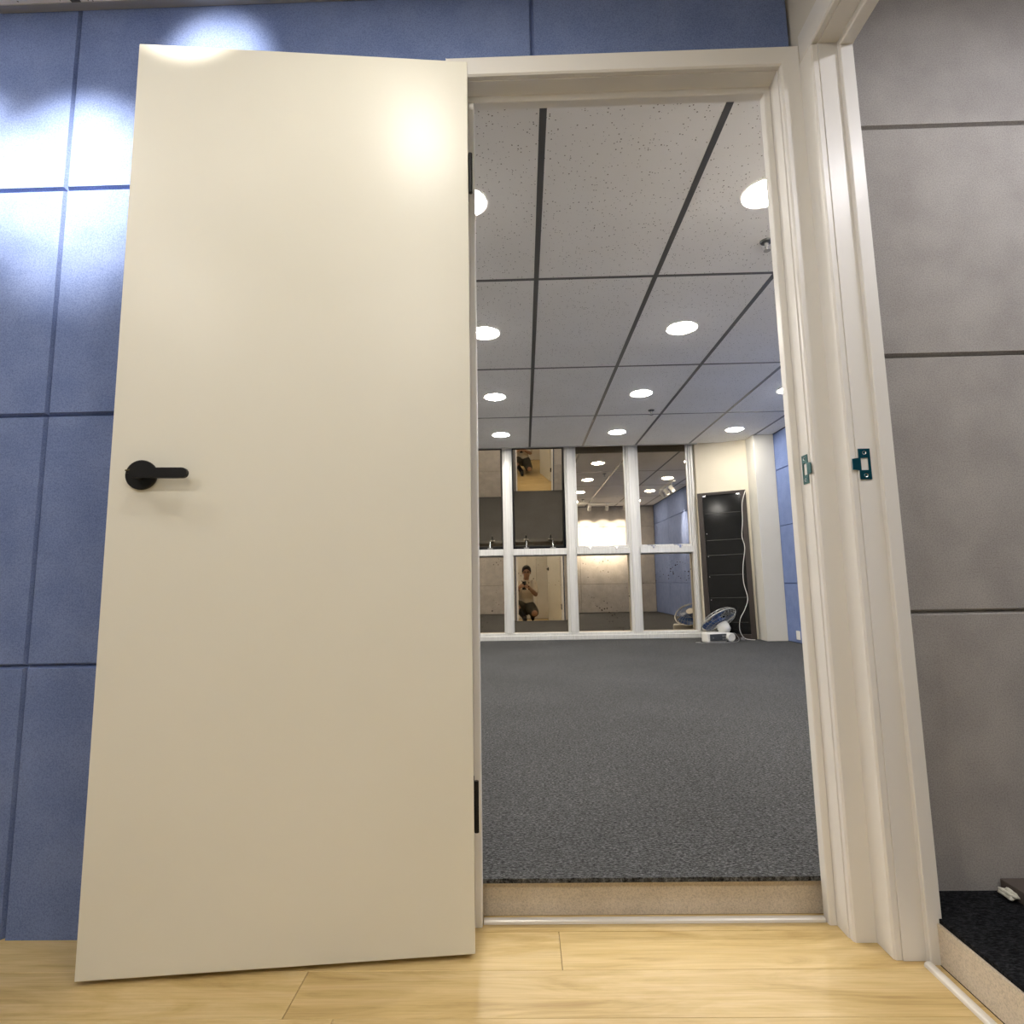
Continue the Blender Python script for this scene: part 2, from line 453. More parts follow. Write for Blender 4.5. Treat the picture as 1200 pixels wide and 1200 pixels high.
# --- studio floor, walls
fs = boxes('floor_studio', [(XL, XR, 1.4055, 6.80, KZ-.010, KZ), (-.138, .683, 1.386, 1.4055, KZ-.010, KZ)], 'carpet_charcoal')
tag(fs, 'charcoal loop carpet of the studio beyond the doorway', 'floor', kind='structure')
r1 = box('trim_1', (-.138, .683, 1.4020, 1.416, .0003, KZ-.0105), 'riser_board'); tag(r1, 'tan fibreboard step riser under the charcoal studio carpet', 'step riser', kind='structure')
wsr = box('wall_studio_right', (XR+.02, XR+.12, 1.39, 7.2, 0, 2.5), 'felt_groove_core'); tag(wsr, 'blue panelled studio wall beside the cream column', 'wall', kind='structure')
zsb = [KZ+.002, .690, 1.302, 1.913, SZ-.002]
panel_grid([1.406, 2.6, 3.8, 5.0, 6.2, 6.99], zsb, XR, T, 'x-', 'blue_felt', wsr)
wsl = box('wall_studio_left', (XL-.12, XL-.02, 1.39, 7.2, 0, 2.5), 'grey_groove_core'); tag(wsl, 'grey panelled studio wall across from the blue one', 'wall', kind='structure')
panel_grid([1.406, 2.6, 3.8, 5.0, 6.2, 6.99], zsb, XL, T, 'x+', 'grey_felt', wsl)
# slanted cream wall right of the windows, with the column in the corner
wc = prism('wall_studio_far', [(2.050, 6.655), (2.565, 6.425), (2.90, 6.425), (2.90, 7.1), (2.050, 7.1)], 0.0, 2.6, 2, 'cream_paint')
tag(wc, 'plain cream wall piece between windows and column', 'wall', kind='structure')
colm = box('wall_column', (2.560, XR-.0005, 6.205, 6.4245, KZ, SZ-.0005), 'column_paint', bev=.002)
tag(colm, 'square off-white column standing in front of the blue studio wall', 'column', kind='structure')

# --- side room
fr = box('floor_side', (.800, 3.0, -1.6, 1.3405, KZ-.010, KZ-.002), 'carpet_black'); tag(fr, 'near-black carpet of the grey side room', 'floor', kind='structure')
r2 = box('trim_2', (.7955, .812, d2a, d2b, .0003, KZ-.0105), 'riser_board'); tag(r2, 'tan fibreboard step riser under the near-black side room carpet', 'step riser', kind='structure')
w3 = boxes('wall_side', [(3.0, 3.1, -1.7, 1.34, 0, 2.4), (.792, 3.0, -1.7, -1.6, 0, 2.4)], 'grey_felt'); tag(w3, 'grey side room walls out of sight past the second doorway', 'wall', kind='structure')

# --- door frames -----------------------------------------------------------
# frame 1: faces the camera
head_z = 2.026; casing_top = 2.081; stop_z = 2.008
f1 = empty('trim_3', (.27, 1.295, 0)); tag(f1, 'ivory door frame around the opening to the carpeted studio', 'door frame', kind='structure')
def part(o, p): o.parent = p; o.matrix_parent_inverse = Matrix.Translation(-p.location) if not p.rotation_euler[2] else p.matrix_basis.inverted(); return o
CX = .2715                     # centre line of opening: legs mirror about it
# split as: stop, jamb, casing
stopP = [(.650,1.380),(.650,1.3575),(.652,1.3555),(.6655,1.3555),(.6655,1.380)]
jambP = [(.6660,1.382),(.6660,1.3110),(.684,1.3110),(.684,1.382)]
casP = [(.6685,1.3105),(.6685,1.299),(.6725,1.2950),(.7155,1.2945),(.7155,1.3205),(.6845,1.3205),(.6845,1.3105)]
def mir(P): return [(2*CX-a, b_) for a, b_ in P]
MIT = .052/.047
for P, nm, zt in ((stopP, 'stop', stop_z), (jambP, 'jamb', head_z), (casP, 'casing', head_z)):
    for mm in (False, True):
        o = prism(nm, mir(P) if mm else P, .0003, zt, 2, 'frame_paint')
        if nm == 'casing':                       # mitred top
            for v in o.data.vertices:
                if v.co.z > 1: v.co.z = head_z+.003+((2*CX-v.co.x if mm else v.co.x)-.6685)*MIT
        part(o, f1)
# head pieces (y, z) swept along x
part(prism('stop', [(1.380, stop_z), (1.3575, stop_z), (1.3555, stop_z+.002), (1.3555, head_z), (1.380, head_z)], 2*CX-.6655, .6655, 0, 'frame_paint'), f1)
part(prism('jamb', [(1.3110, head_z), (1.382, head_z), (1.382, head_z+.018), (1.3110, head_z+.018)], 2*CX-.684, .684, 0, 'frame_paint'), f1)
ch = [(1.3105, head_z+.003), (1.299, head_z+.003), (1.2950, head_z+.007), (1.2945, casing_top-.003), (1.297, casing_top), (1.3205, casing_top), (1.3205, head_z+.0185), (1.3105, head_z+.0185)]
o = prism('casing', ch, 2*CX-.7155, .7155, 0, 'frame_paint')
for v in o.data.vertices:
    xm = .6688+(v.co.z-head_z-.003)/MIT
    v.co.x = xm if v.co.x > CX else 2*CX-xm
part(o, f1)
# frame 2: same profile turned by 90 degrees, faces -x; wall coordinate x plays the part of y
f2 = empty('trim_4', (.717, .84, 0)); tag(f2, 'white door frame of the second doorway with blue strike plate', 'door frame', kind='structure')
DY = 1.237-.666              # frame1 x + DY = frame2 y ;  frame1 y + DX = frame2 x
DX = .715-1.2945
C2 = 2*.8415-1.237           # y of the hinge-side jamb face (leaf .77 wide)
CY2 = (1.237+C2)/2
def t2(P, m=False):
    out = []
    for a, b_ in P:
        y = a+DY; x = b_+DX
        if m: y = 2*CY2-y
        out.append((x, y))
    return out
stop2 = [(.6535,1.3850),(.6535,1.3575),(.655,1.3555),(.6655,1.3555),(.6655,1.3850)]
cas2 = [(.6685,1.3105),(.6685,1.299),(.6725,1.2950),(.7233,1.2945),(.7233,1.2960),(.6845,1.2960),(.6845,1.3105)]
jamb2 = [(.6660,1.386),(.6660,1.3110),(.6835,1.3110),(.6835,1.386)]
for P, nm, zt in ((stop2, 'stop', stop_z), (jamb2, 'jamb', head_z), (cas2, 'casing', head_z)):
    part(prism(nm, t2(P), .0003, zt, 2, 'frame_paint'), f2)
    part(prism(nm, t2(P, True), .0003, zt, 2, 'frame_paint'), f2)
yA, yB = C2, 1.237
def sx(P): return [(b_+DX, z) for b_, z in P]
part(prism('stop', [(z[0], z[1]) for z in sx([(1.385, stop_z), (1.3575, stop_z), (1.3555, stop_z+.002), (1.3555, head_z), (1.385, head_z)])], 2*CY2-(.6655+DY), .6655+DY, 1, 'frame_paint'), f2)
part(prism('jamb', sx([(1.3110, head_z), (1.386, head_z), (1.386, head_z+.018), (1.3110, head_z+.018)]), 2*CY2-(.6835+DY), .6835+DY, 1, 'frame_paint'), f2)
part(prism('casing', sx([(1.3105, head_z+.003), (1.299, head_z+.003), (1.2950, head_z+.007), (1.2945, casing_top+.02), (1.2962, casing_top+.02), (1.2962, head_z+.0185), (1.3105, head_z+.0185)]), 2*CY2-(.7205+DY), .7205+DY, 1, 'frame_paint'), f2)

# strike plates
def strike(name_parent, origin, ux, uy, m, un):
    """plate in plane spanned by ux (towards tongue is -) and z; un: outward normal"""
    O = Vector(origin); U = Vector(ux); N = Vector(un)
    def P3(a, z, d): return O+U*a+Vector((0, 0, z))+N*d
    outl = [(-.0125,-.034),(.0125,-.034),(.0125,.034),(-.0125,.034),(-.0125,.014),(-.0265,.012),(-.0265,-.012),(-.0125,-.014)]
    hole = [(-.0085,-.0135),(.0075,-.0135),(.0075,.0135),(-.0085,.0135)]
    bm = bmesh.new()
    lay = []
    for d in (.0003, .0020):
        lay.append(([bm.verts.new(P3(a, z, d if a > -.02 else d-.000)) for a, z in outl], [bm.verts.new(P3(a, z, d)) for a, z in hole]))
    for i in range(8):
        j = (i+1) % 8; bm.faces.new([lay[0][0][i], lay[0][0][j], lay[1][0][j], lay[1][0][i]])
    for i in range(4):
        j = (i+1) % 4; bm.faces.new([lay[0][1][i], lay[0][1][j], lay[1][1][j], lay[1][1][i]])
    for L in (0, 1):
        o_, h_ = lay[L]
        bm.faces.new([o_[0], o_[1], h_[1], h_[0]]); bm.faces.new([o_[1], o_[2], h_[2], h_[1]])
        bm.faces.new([o_[2], o_[3], h_[3], h_[2]]); bm.faces.new([o_[3], o_[4], h_[3]])
        bm.faces.new([o_[4], o_[7], h_[0], h_[3]]); bm.faces.new([o_[7], o_[0], h_[0]])
        bm.faces.new([o_[4], o_[5], o_[6], o_[7]])
    pl = part(ob('strike_plate', bm_mesh(bm, 'strike_plate'), m), name_parent)
    pl['label'] = 'zinc strike plate with square latch hole'
    for z in (-.025, .025):
        bm = bmesh.new()
        c = P3(0, z, .0022)
        me = lathe_mesh('screw', [(0, -.0006), (.0022, -.0006), (.0042, .0004), (.0042, -.0012), (0, -.0012)], 14)
        s_ = ob('screw', me, 'screw_steel'); s_.parent = pl
        s_.matrix_parent_inverse = Matrix.Translation(-name_parent.location)
        s_.matrix_parent_inverse = Matrix.Identity(4)
        q = N.to_track_quat('Z', 'Y'); s_.rotation_euler = q.to_euler(); s_.location = c
    return pl
strike(f2, (.7475, 1.237, .996), (1, 0, 0), None, 'zinc_blue', (0, -1, 0))
strike(f1, (.666, 1.3290, 1.004), (0, 1, 0), None, 'zinc_green', (-1, 0, 0))

# --- thresholds
def bar_mesh(name, length):
    prof = [(-.009, 0), (-.008, .005), (-.005, .0075), (0, .0083), (.005, .0075), (.008, .005), (.009, 0)]
    V = [(0, a, z) for a, z in prof]+[(length, a, z) for a, z in prof]; n = len(prof)
    F = [list(range(n)), list(range(n, 2*n))[::-1]]+[[i, i+1, n+i+1, n+i] for i in range(n-1)]+[[0, n, 2*n-1, n-1]]
    bm = bmesh.new(); vv = [bm.verts.new(v) for v in V]
    for f in F: bm.faces.new([vv[i] for i in f])
    return bm_mesh(bm, name)
th1 = ob('trim_5', bar_mesh('threshold', .650-(2*CX-.650)-.004), 'threshold_alu', loc=(2*CX-.648, 1.3750, .0004)); tag(th1, 'white rounded threshold strip across the studio doorway', 'threshold', kind='structure')
th2 = ob('trim_6', bar_mesh('threshold', 1.2235-.4605), 'threshold_alu', loc=(.7700, .4600, .0004), rot=(0, 0, PI/2)); tag(th2, 'white rounded threshold strip below the near-black side carpet', 'threshold', kind='structure')

# ================================================================== DOORS
def make_door(name, hinge, ang, label, n_hinge=True):
    """leaf runs from hinge along local +x (width), outward face at local y=0, thickness to +y"""
    d = empty(name, (hinge[0], hinge[1], 0), (0, 0, ang)); tag(d, label, 'door', kind='structure')
    W, H0, H1, t = .766, .010, 2.022, .040
    leaf = box('door_leaf', (-W, 0, 0, t, H0, H1), 'door_paint', d, bev=.0018, seg=2)
    # lever handle on the near face and the far face
    for s in (1, -1):
        h = empty('handle', (-W+.068, 0 if s == 1 else t, .994)); h.parent = d
        yy = -1 if s == 1 else 1
        ros = lathe_mesh('rose', [(0, 0), (.0310, 0), (.0318, .002), (.0318, .007), (.0300, .0085), (0, .0085)], 36, axis=1)
        ob('rose', ros, 'black_metal', h, rot=(0, 0, PI if s == 1 else 0), smooth=False)
        nk = lathe_mesh('neck', [(0, .0085), (.0100, .0085), (.0092, .020), (.0092, .024), (0, .024)], 20, axis=1)
        ob('neck', nk, 'black_metal', h, rot=(0, 0, PI if s == 1 else 0))
        # flat bar lever with rounded ends
        bm = bmesh.new(); n = 8; out = []
        r = .0108; a, e = .000, .094
        for i in range(n+1):
            q = PI/2+PI*i/n; out.append((a+r*math.cos(q), r*math.sin(q)))
        for i in range(n+1):
            q = -PI/2+PI*i/n; out.append((e+r*math.cos(q), r*math.sin(q)))
        A = [bm.verts.new((x, yy*.0225, z)) for x, z in out]; B = [bm.verts.new((x, yy*.0325, z)) for x, z in out]
        bm.faces.new(A); bm.faces.new(B)
        for i in range(len(A)): bm.faces.new([A[i], A[(i+1) % len(A)], B[(i+1) % len(A)], B[i]])
        ob('lever', bm_mesh(bm, 'lever'), 'black_metal', h)
        if s == 1:
            ob('privacy_pin', tube_mesh('privacy_pin', [(-.030, -.011, .009), (-.012, -.011, .0105)], .0016, 8), 'pin_metal', h)
            box('pin_plate', (-.0275, -.006, -.012, -.0086, .003, .0085), 'black_metal', h)
    # latch face on the free edge
    box('latch_plate', (-W-.0012, -W, .010, .030, .94, 1.05), 'black_metal', d)
    for zc in ((1.730, .290) if n_hinge else (1.73, .29)):
        k = empty('hinge', (0, 0, zc)); k.parent = d
        ob('knuckle', tube_mesh('knuckle', [(.0052, .007, -.051), (.0052, .007, .051)], .0050, 14), 'black_metal', k)
        box('hinge_leaf', (.0001, .0016, .009, t, -.051, .051), 'black_metal', k)
    return d
make_door('door_1', (-.1135, 1.2490), math.radians(5.7), 'plain ivory flush door standing open with black lever handle')
door2 = make_door('door_2', (.707, .438), 0, 'second plain ivory door swung open beside the crouching person')
# second leaf: runs from hinge towards -y, swung a little off the wall
door2.rotation_euler = (0, 0, math.radians(90-16.5))

# ================================================================== STUDIO WINDOWS
win = empty('window_1', (.5, 6.70, KZ)); tag(win, 'white framed studio window wall with bronze mirror-like panes', 'window', kind='structure')
def wpart(o, p=win): o.parent = p; o.matrix_parent_inverse = Matrix.Translation(-win.location); return o
mx = [(-.236-.745*k, -.121-.745*k) for k in (3, 2, 1)]+[(-.236, -.121), (.508, .626), (1.243, 1.368), (1.985, 2.049)]
zt0, zt1 = Z0+.312, Z0+.387          # transom
zs1 = Z0-.588                        # sill top
HT = SZ+.20
for a, b_ in mx:
    # mullion with a shallow groove: two flanges and a web
    bm = bmesh.new()
    bm_box(bm, a, b_, 6.715, 6.79, zs1, HT, bev=.003)
    bm_box(bm, a+.022, b_-.022, 6.690, 6.7149, zs1, HT, bev=.004)
    wpart(ob('mullion', bm_mesh(bm, 'mullion'), 'window_frame'))
wpart(box('mullion', (XL, -2.471, 6.69, 6.79, zs1, HT), 'window_frame'))
sill = wpart(boxes('sill', [(XL, 2.049, 6.675, 6.80, KZ+.0005, KZ+.052), (XL, 2.049, 6.700, 6.80, KZ+.0521, zs1-.0002)], 'window_frame', bev=.003))
wpart(box('head_rail', (XL, 2.049, 6.70, 6.80, HT, HT+.05), 'window_frame'))
# void above the ceiling line, dark
vb = boxes('wall_recess', [(XL, 2.049, YE+.023, 6.86, HT+.051, HT+.08), (XL, 2.049, YE+.023, YE+.030, SZ+.251, HT+.05)], 'brown_head'); tag(vb, 'dark curtain recess above the studio windows', 'recess', kind='structure')
gaps = [(mx[i][1], mx[i+1][0]) for i in range(len(mx)-1)]
def glass_mesh(x0, x1, z0, z1, y, R=None, c=(0, 0), n=14, t=.006):
    V = []; F = []
    for s in (0, 1):
        for j in range(n+1):
            for i in range(n+1):
                x = x0+(x1-x0)*i/n; z = z0+(z1-z0)*j/n
                dy = -((x-c[0])**2+(z-c[1])**2)/(2*R) if R else 0
                V.append((x, y+dy+s*t, z))
    N1 = (n+1)*(n+1)
    for j in range(n):
        for i in range(n):
            a = j*(n+1)+i
            F.append([a, a+1, a+n+2, a+n+1]); F.append([N1+a, N1+a+n+1, N1+a+n+2, N1+a+1])
    me = mesh('pane', V, F)
    for p in me.polygons: p.use_smooth = True
    return me
def latch(parent, x, y, z):
    boxes('latch', [(x-.016, x+.016, y-.016, y, z, z+.010), (x-.004, x+.030, y-.022, y-.014, z+.006, z+.012), (x-.006, x+.006, y-.010, y-.002, z+.010, z+.022)], 'chrome', parent)
for gi, (a, b_) in enumerate(gaps):
    wpart(box('transom', (a, b_, 6.700, 6.785, zt0, zt1), 'window_frame', bev=.003))
    wpart(box('pane_bead', (a, b_, 6.772, 6.782, zt0-.012, zt0-.0005), 'sash_frame'))
    # lower fixed pane; some are slightly bowed, like old plate glass
    R = 34.0 if gi == 3 else None
    me = glass_mesh(a, b_, zs1, zt0-.0005, GLASS, R, (0, Z0)) if R else glass_mesh(a, b_, zs1, zt0-.0005, GLASS, n=1)
    wpart(ob('pane', me, 'bronze_glass_dirty'))
    # upper sash
    if gi <= 3: wpart(box('transom_dark_strip', (a, b_, 6.7005, 6.7845, zt1+.0001, zt1+.0030), 'sash_dark'))  # added dark strip, blacks out the pale transom top reflected in the open sash
    opened = gi <= 3
    al = {3: 13.5}.get(gi, 12.9) if opened else 0.0
    s = empty('sash', ((a+b_)/2, 6.735, HT-.004)); s.parent = win; s.matrix_parent_inverse = Matrix.Translation(-win.location)
    s.rotation_euler = (math.radians(al), 0, 0)
    hw = (b_-a)/2-.003; hh = HT-.004-zt1-.004
    if opened:
        hh = (Z0+1.571+.035-zt1)      # lower hung from just above the ceiling line
        s.location.z = zt1+hh+.0
        wpart(box('sash_head', (a, b_, 6.735, 6.79, zt1+hh+.002, HT), 'window_frame'))
    fw = .020
    boxes('sash_rail', [(-hw, hw, 0, .035, -fw, 0), (-hw, hw, 0, .035, -hh, -hh+fw), (-hw, -hw+fw, 0, .035, -hh+fw, -fw), (hw-fw, hw, 0, .035, -hh+fw, -fw)], 'sash_dark' if opened else 'window_frame', s)
    g = glass_mesh(-hw+fw, hw-fw, -hh+fw, -fw, .018, n=1)
    ob('pane', g, 'bronze_glass_clean', s)
    for lx in (a+(b_-a)*.25, a+(b_-a)*.75):
        if opened:
            o = ob('stay', tube_mesh('stay', [(lx, 6.745, zt1+.003), (lx, 6.775, zt1+.095)], .007, 8), 'chrome'); wpart(o)
            o = boxes('latch', [(lx-.03, lx+.03, 6.715, 6.745, zt1+.0032, zt1+.016)], 'sash_frame'); wpart(o)
        else:
            bm = bmesh.new()
            for bb in ((lx-.028, lx+.028, 6.700, 6.730, zt1+.0005, zt1+.014), (lx-.012, lx+.012, 6.688, 6.7005, zt1-.020, zt1+.018), (lx-.075, lx-.005, 6.694, 6.704, zt1+.012, zt1+.022)):
                bm_box(bm, *bb, bev=.002)
            wpart(ob('latch', bm_mesh(bm, 'latch'), 'chrome'))

# ================================================================== LIGHTS
def downlight(x, y, z, m, label, group, r=.082):
    d = empty('downlight', (x, y, z)); tag(d, label, 'light', group)
    if ('dl', m) not in _pan:
        a = lathe_mesh('trim_ring', [(r, -.0015), (r+.013, -.0060), (r+.0150, -.0025), (r+.0150, -.0016), (r, -.0016)], 40); a.materials.append(MATS['plastic_white'])
        b_ = lathe_mesh('diffuser', [(0, -.0140), (r*.55, -.0130), (r*.85, -.0095), (r, -.0050), (r, -.0017), (0, -.0017)], 40); b_.materials.append(MATS[m])
        _pan[('dl', m)] = (a, b_)
    for nm, me in zip(('trim_ring', 'diffuser'), _pan[('dl', m)]):
        o = bpy.data.objects.new(nm, me); COL.objects.link(o); o.parent = d
    return d
for j in range(-1, 3):
    for i in (-2, -1, 0, 1, 2):
        x = -.217+1.242*i; y = TY+TL*(j+.5)
        if x < XL+.2 or x > XR-.2: continue
        downlight(x, y, SZ, 'lamp_studio', 'round white downlight, %s the blue wall, in the row %s the windows' % (('nearest', 'second from', 'third from', 'fourth from', 'fifth from')[2-i], ('nearest', 'second from', 'third from', 'fourth from')[2-j]), 'studio ceiling downlights')
for x, y, l in ((-.21, .66, 'above the studio doorway'), (-1.45, .66, 'before the blue wall by the track'), (-.21, -.62, 'over the crouching person'), (-1.45, -.62, 'by the pale corridor wall')):
    downlight(x, y, CZ, 'lamp_corridor' if y > 0 else 'lamp_rear', 'round warm downlight in the corridor ceiling '+l, 'corridor ceiling downlights')
for x, y, l in ((1.7, .10, 'close to the grey panels'), (1.7, -.95, 'away from the grey panels')):
    downlight(x, y, CZ, 'lamp_side', 'round downlight in the side room ceiling '+l, 'side room downlights')
# track spots: bar with cylindrical heads, each with its own spot lamp
def track(name, p0, p1, z, heads, label, energy, cone, m_head='spot_white', color=(1.0, .93, .82)):
    """heads: (x, y, target)"""
    p0, p1 = Vector((*p0, z)), Vector((*p1, z))
    t = empty(name, (p0+p1)/2); tag(t, label, 'track light')
    O = (p0+p1)/2; d = (p1-p0); L = d.length; ang = math.atan2(d.y, d.x)
    box('track_bar', (-L/2, L/2, -.018, .018, -.024, -.0005), 'spot_white', t, rot=(0, 0, ang))
    for hx, hy, tgt, e, *cn in heads:
        hp = Vector((hx, hy, z-.115)); k = empty('spot_head', hp-O); k.parent = t
        dirv = (Vector(tgt)-hp).normalized()
        ob('stem', tube_mesh('stem', [(0, 0, .0905), (0, 0, .03)], .008, 10), 'spot_white', k)
        q = dirv.to_track_quat('Z', 'Y')
        body = lathe_mesh('lamp_body', [(0, -.060), (.030, -.060), (.034, -.052), (.034, .045), (.036, .050), (.030, .050), (.028, .012), (0, .012)], 24)
        ob('lamp_body', body, m_head, k, rot=q.to_euler())
        ob('lens', lathe_mesh('lens', [(0, .0145), (.0275, .0145), (.0275, .0125), (0, .0125)], 20), 'lamp_spot', k, rot=q.to_euler())
        ld = bpy.data.lights.new('spot', 'SPOT'); ld.energy = energy*e; ld.color = color
        ld.spot_size = math.radians(cn[0] if cn else cone); ld.spot_blend = 1.0; ld.shadow_soft_size = .025
        lo = bpy.data.objects.new('spot_beam', ld); COL.objects.link(lo); lo.parent = t
        lo.location = hp-O+dirv*.055; lo.rotation_euler = dirv.to_track_quat('-Z', 'Y').to_euler()
    return t
track('track_light', (-1.75, .52), (-.55, .52), CZ, [
    (-1.55, .52, (-1.50, YW, Z0+1.10), 1.0), (-1.14, .52, (-1.125, YW, Z0+1.03), 1.35), (-.78, .52, (-.775, YW, Z0+1.355), .8, 27)],
    'three-head white spotlight track aimed at the blue corridor wall', SPOT_CORR, 40)
track('track_light', (1.10, 2.05), (2.25, 2.05), SZ, [
    (1.35, 2.05, (1.32, 1.41, Z0+.90), 1.0), (1.70, 2.05, (1.70, 1.41, Z0+.90), 1.0), (2.06, 2.05, (2.05, 1.41, Z0+.90), 1.0)],
    'three-head spotlight track washing the grey studio wall', SPOT_STUDIO, 62)
track('track_light', (2.42, 3.62), (2.42, 4.52), SZ, [
    (2.42, 3.72, (XR, 3.7, Z0+.9), .35), (2.42, 4.02, (XR, 4.2, Z0+.8), .35), (2.42, 4.34, (XR, 4.7, Z0+.8), .35)],
    'three-head white spotlight track beside the blue studio wall', SPOT_STUDIO, 50)
track('track_light', (XL+.6, 2.6), (XL+.6, 4.6), SZ, [  # added track, out of view: bounces light off the grey wall onto the ceiling
    (XL+.6, 2.9, (XL, 2.9, Z0+.8), 1.0), (XL+.6, 3.6, (XL, 3.6, Z0+.8), 1.0), (XL+.6, 4.3, (XL, 4.3, Z0+.8), 1.0)],
    'added unseen three-head spotlight track, brightening the studio ceiling by way of the grey wall', SPOT_STUDIO, 62)
track('track_light', (1.00, .55), (2.20, .55), CZ, [
    (1.15, .55, (1.12, 1.325, Z0+.55), 1.0), (1.60, .55, (1.60, 1.325, Z0+.55), 1.0), (2.05, .55, (2.05, 1.325, Z0+.55), 1.0)],
    'three-head spotlight track aimed at the grey side room panels', SPOT_SIDE, 140, color=(.97, .95, 1.0))
# sprinklers
def sprinkler(x, y, l):
    s = empty('sprinkler', (x, y, SZ)); tag(s, 'small dark sprinkler head in the studio tiles, '+l, 'sprinkler', 'studio sprinkler heads')
    ob('escutcheon', lathe_mesh('escutcheon', [(0, -.0017), (.030, -.0017), (.026, -.008), (.012, -.012), (0, -.012)], 20), 'plastic_dark', s)
    ob('nozzle', lathe_mesh('nozzle', [(0, -.0121), (.009, -.0121), (.009, -.032), (.004, -.034), (.004, -.046), (.016, -.047), (.016, -.049), (0, -.049)], 16), 'cable_grey', s)
for x, y, l in ((1.171, 2.53, 'doorway end, towards the blue wall'), (1.218, 5.19, 'window end, towards the blue wall'), (-1.27, 2.53, 'doorway end, towards the grey wall'), (-1.27, 5.19, 'window end, towards the grey wall')): sprinkler(x, y, l)

# ================================================================== CORNER OBJECTS IN THE STUDIO
# dark glazed cabinet door leaning flat on the slanted cream wall
wa = Vector((2.050, 6.655, 0)); wbv = Vector((2.565, 6.425, 0)); wd = (wbv-wa).normalized()
ca = math.atan2(wd.y, wd.x)
cab = empty('cabinet_door', (2.308-.020, 6.540-.045, KZ+.0005), (math.radians(-1.1), math.radians(-.6), ca))
tag(cab, 'tall dark brown glazed cabinet door leaning on the cream wall', 'cabinet door')
W2, HH, dp = .262, 1.655, .034
for b in ((-W2, -W2+.055, -dp, 0, 0, HH), (W2-.055, W2, -dp, 0, 0, HH), (-W2+.0551, W2-.0551, -dp, 0, HH-.030, HH), (-W2+.0551, W2-.0551, -dp, 0, 0, .055)):
    box('rail', b, 'dark_wood', cab, bev=.002)
box('glass', (-W2+.0552, W2-.0552, -.016, -.010, .0552, HH-.0302), 'cabinet_glass', cab)
for i, z in enumerate((.18, .45, .705, .93, 1.10, 1.41)):
    s_ = box('shelf_line', (-W2+.075, W2-.075, -.0185, -.0162, z, z+.006), 'shelf_edge', cab)
for z in (.43, .69, .92, 1.18):
    ob('shelf_peg', lathe_mesh('shelf_peg', [(0, 0), (.006, 0), (.005, .004), (0, .004)], 10, axis=1), 'chrome', cab, loc=(-W2+.078, -.0163, z), rot=(0, 0, PI))
for x in (-W2+.075, W2-.085): box('bracket', (x-.018, x+.018, -.030, -.0165, HH-.048, HH-.0305), 'chrome', cab)
# white cable hanging over its top corner to the floor
def smooth_path(P, n=8):
    P = [Vector(p) for p in P]; out = []
    for i in range(len(P)-1):
        p0, p1, p2, p3 = P[max(i-1, 0)], P[i], P[i+1], P[min(i+2, len(P)-1)]
        for k in range(n):
            t = k/n
            out.append(.5*((2*p1)+(p2-p0)*t+(2*p0-5*p1+4*p2-p3)*t*t+(3*p1-p0-3*p2+p3)*t**3))
    return out+[P[-1]]
mw = Matrix.Translation(cab.location) @ Matrix.Rotation(ca, 4, 'Z')
lp = [(.245, -.040, 1.640), (.205, -.048, 1.50), (.195, -.046, 1.30), (.180, -.046, 1.13), (.200, -.045, 1.00), (.170, -.045, .80), (.165, -.044, .62), (.195, -.044, .45), (.160, -.046, .33), (.105, -.050, .22), (.095, -.055, .10), (.135, -.058, .02), (.20, -.070, .0045), (.245, -.080, .0045)]
pts = smooth_path([mw @ Vector(p) for p in lp])
for p in pts: p.z = max(p.z, KZ+.0042)
cw = ob('cable', tube_mesh('cable', pts, .0040, 8), 'cable_white', smooth=True); tag(cw, 'white cable trailing down the front of the dark glazed door', 'cable')
plug = box('plug', (2.335, 2.375, 6.335, 6.365, KZ+.0005, KZ+.030), 'cable_grey', bev=.004); tag(plug, 'grey plug lying on the carpet beside the fan', 'plug')

# fan lying on its back by the sill
fan = empty('desk_fan', (2.045, 6.225, KZ)); tag(fan, 'white desk fan with blue blades lying on the studio carpet', 'fan')
# base: squat rounded box with dark control face
bm = bmesh.new(); bm_box(bm, -.165, .080, -.060, .055, .001, .105, bev=.018, seg=3)
base = ob('base', bm_mesh(bm, 'base'), 'plastic_white', fan, rot=(0, 0, .30), smooth=False)
box('control_panel', (-.135, .065, -.0665, -.0602, .018, .088), 'plastic_dark', base, bev=.002)
for x, z in ((.020, .035), (.045, .035), (.020, .065), (.045, .065), (-.10, .05)):
    ob('button', lathe_mesh('button', [(0, 0), (.008, 0), (.0075, .004), (0, .004)], 14, axis=1), 'cable_grey', base, loc=(x, -.0667, z), rot=(0, 0, PI))
# motor housing and neck
axis = Vector((-.35, .50, .80)).normalized()          # the head looks up and back
hc = Vector((.045, .075, .225))                       # centre of the guard
q = axis.to_track_quat('Z', 'Y').to_euler()
mot = ob('motor_housing', lathe_mesh('motor_housing', [(0, -.165), (.040, -.160), (.060, -.140), (.066, -.100), (.062, -.055), (.030, -.045), (0, -.045)], 28), 'plastic_white', fan, loc=hc, rot=q, smooth=True)
ob('neck', tube_mesh('neck', [(.055, .02, .075), (.085, .02, .085), (.085, .015, .09)], .044, 16), 'plastic_white', fan, smooth=True)
ob('neck_cap', lathe_mesh('neck_cap', [(0, 0), (.046, 0), (.046, .012), (.034, .018), (.022, .012), (0, .014)], 24, axis=1), 'plastic_white', fan, loc=(.125, -.045, .052), rot=(0, 0, PI+.25))
ob('neck_joint', tube_mesh('neck_joint', [(.118, -.040, .052), (.10, .025, .065)], .044, 16), 'plastic_white', fan, smooth=True)
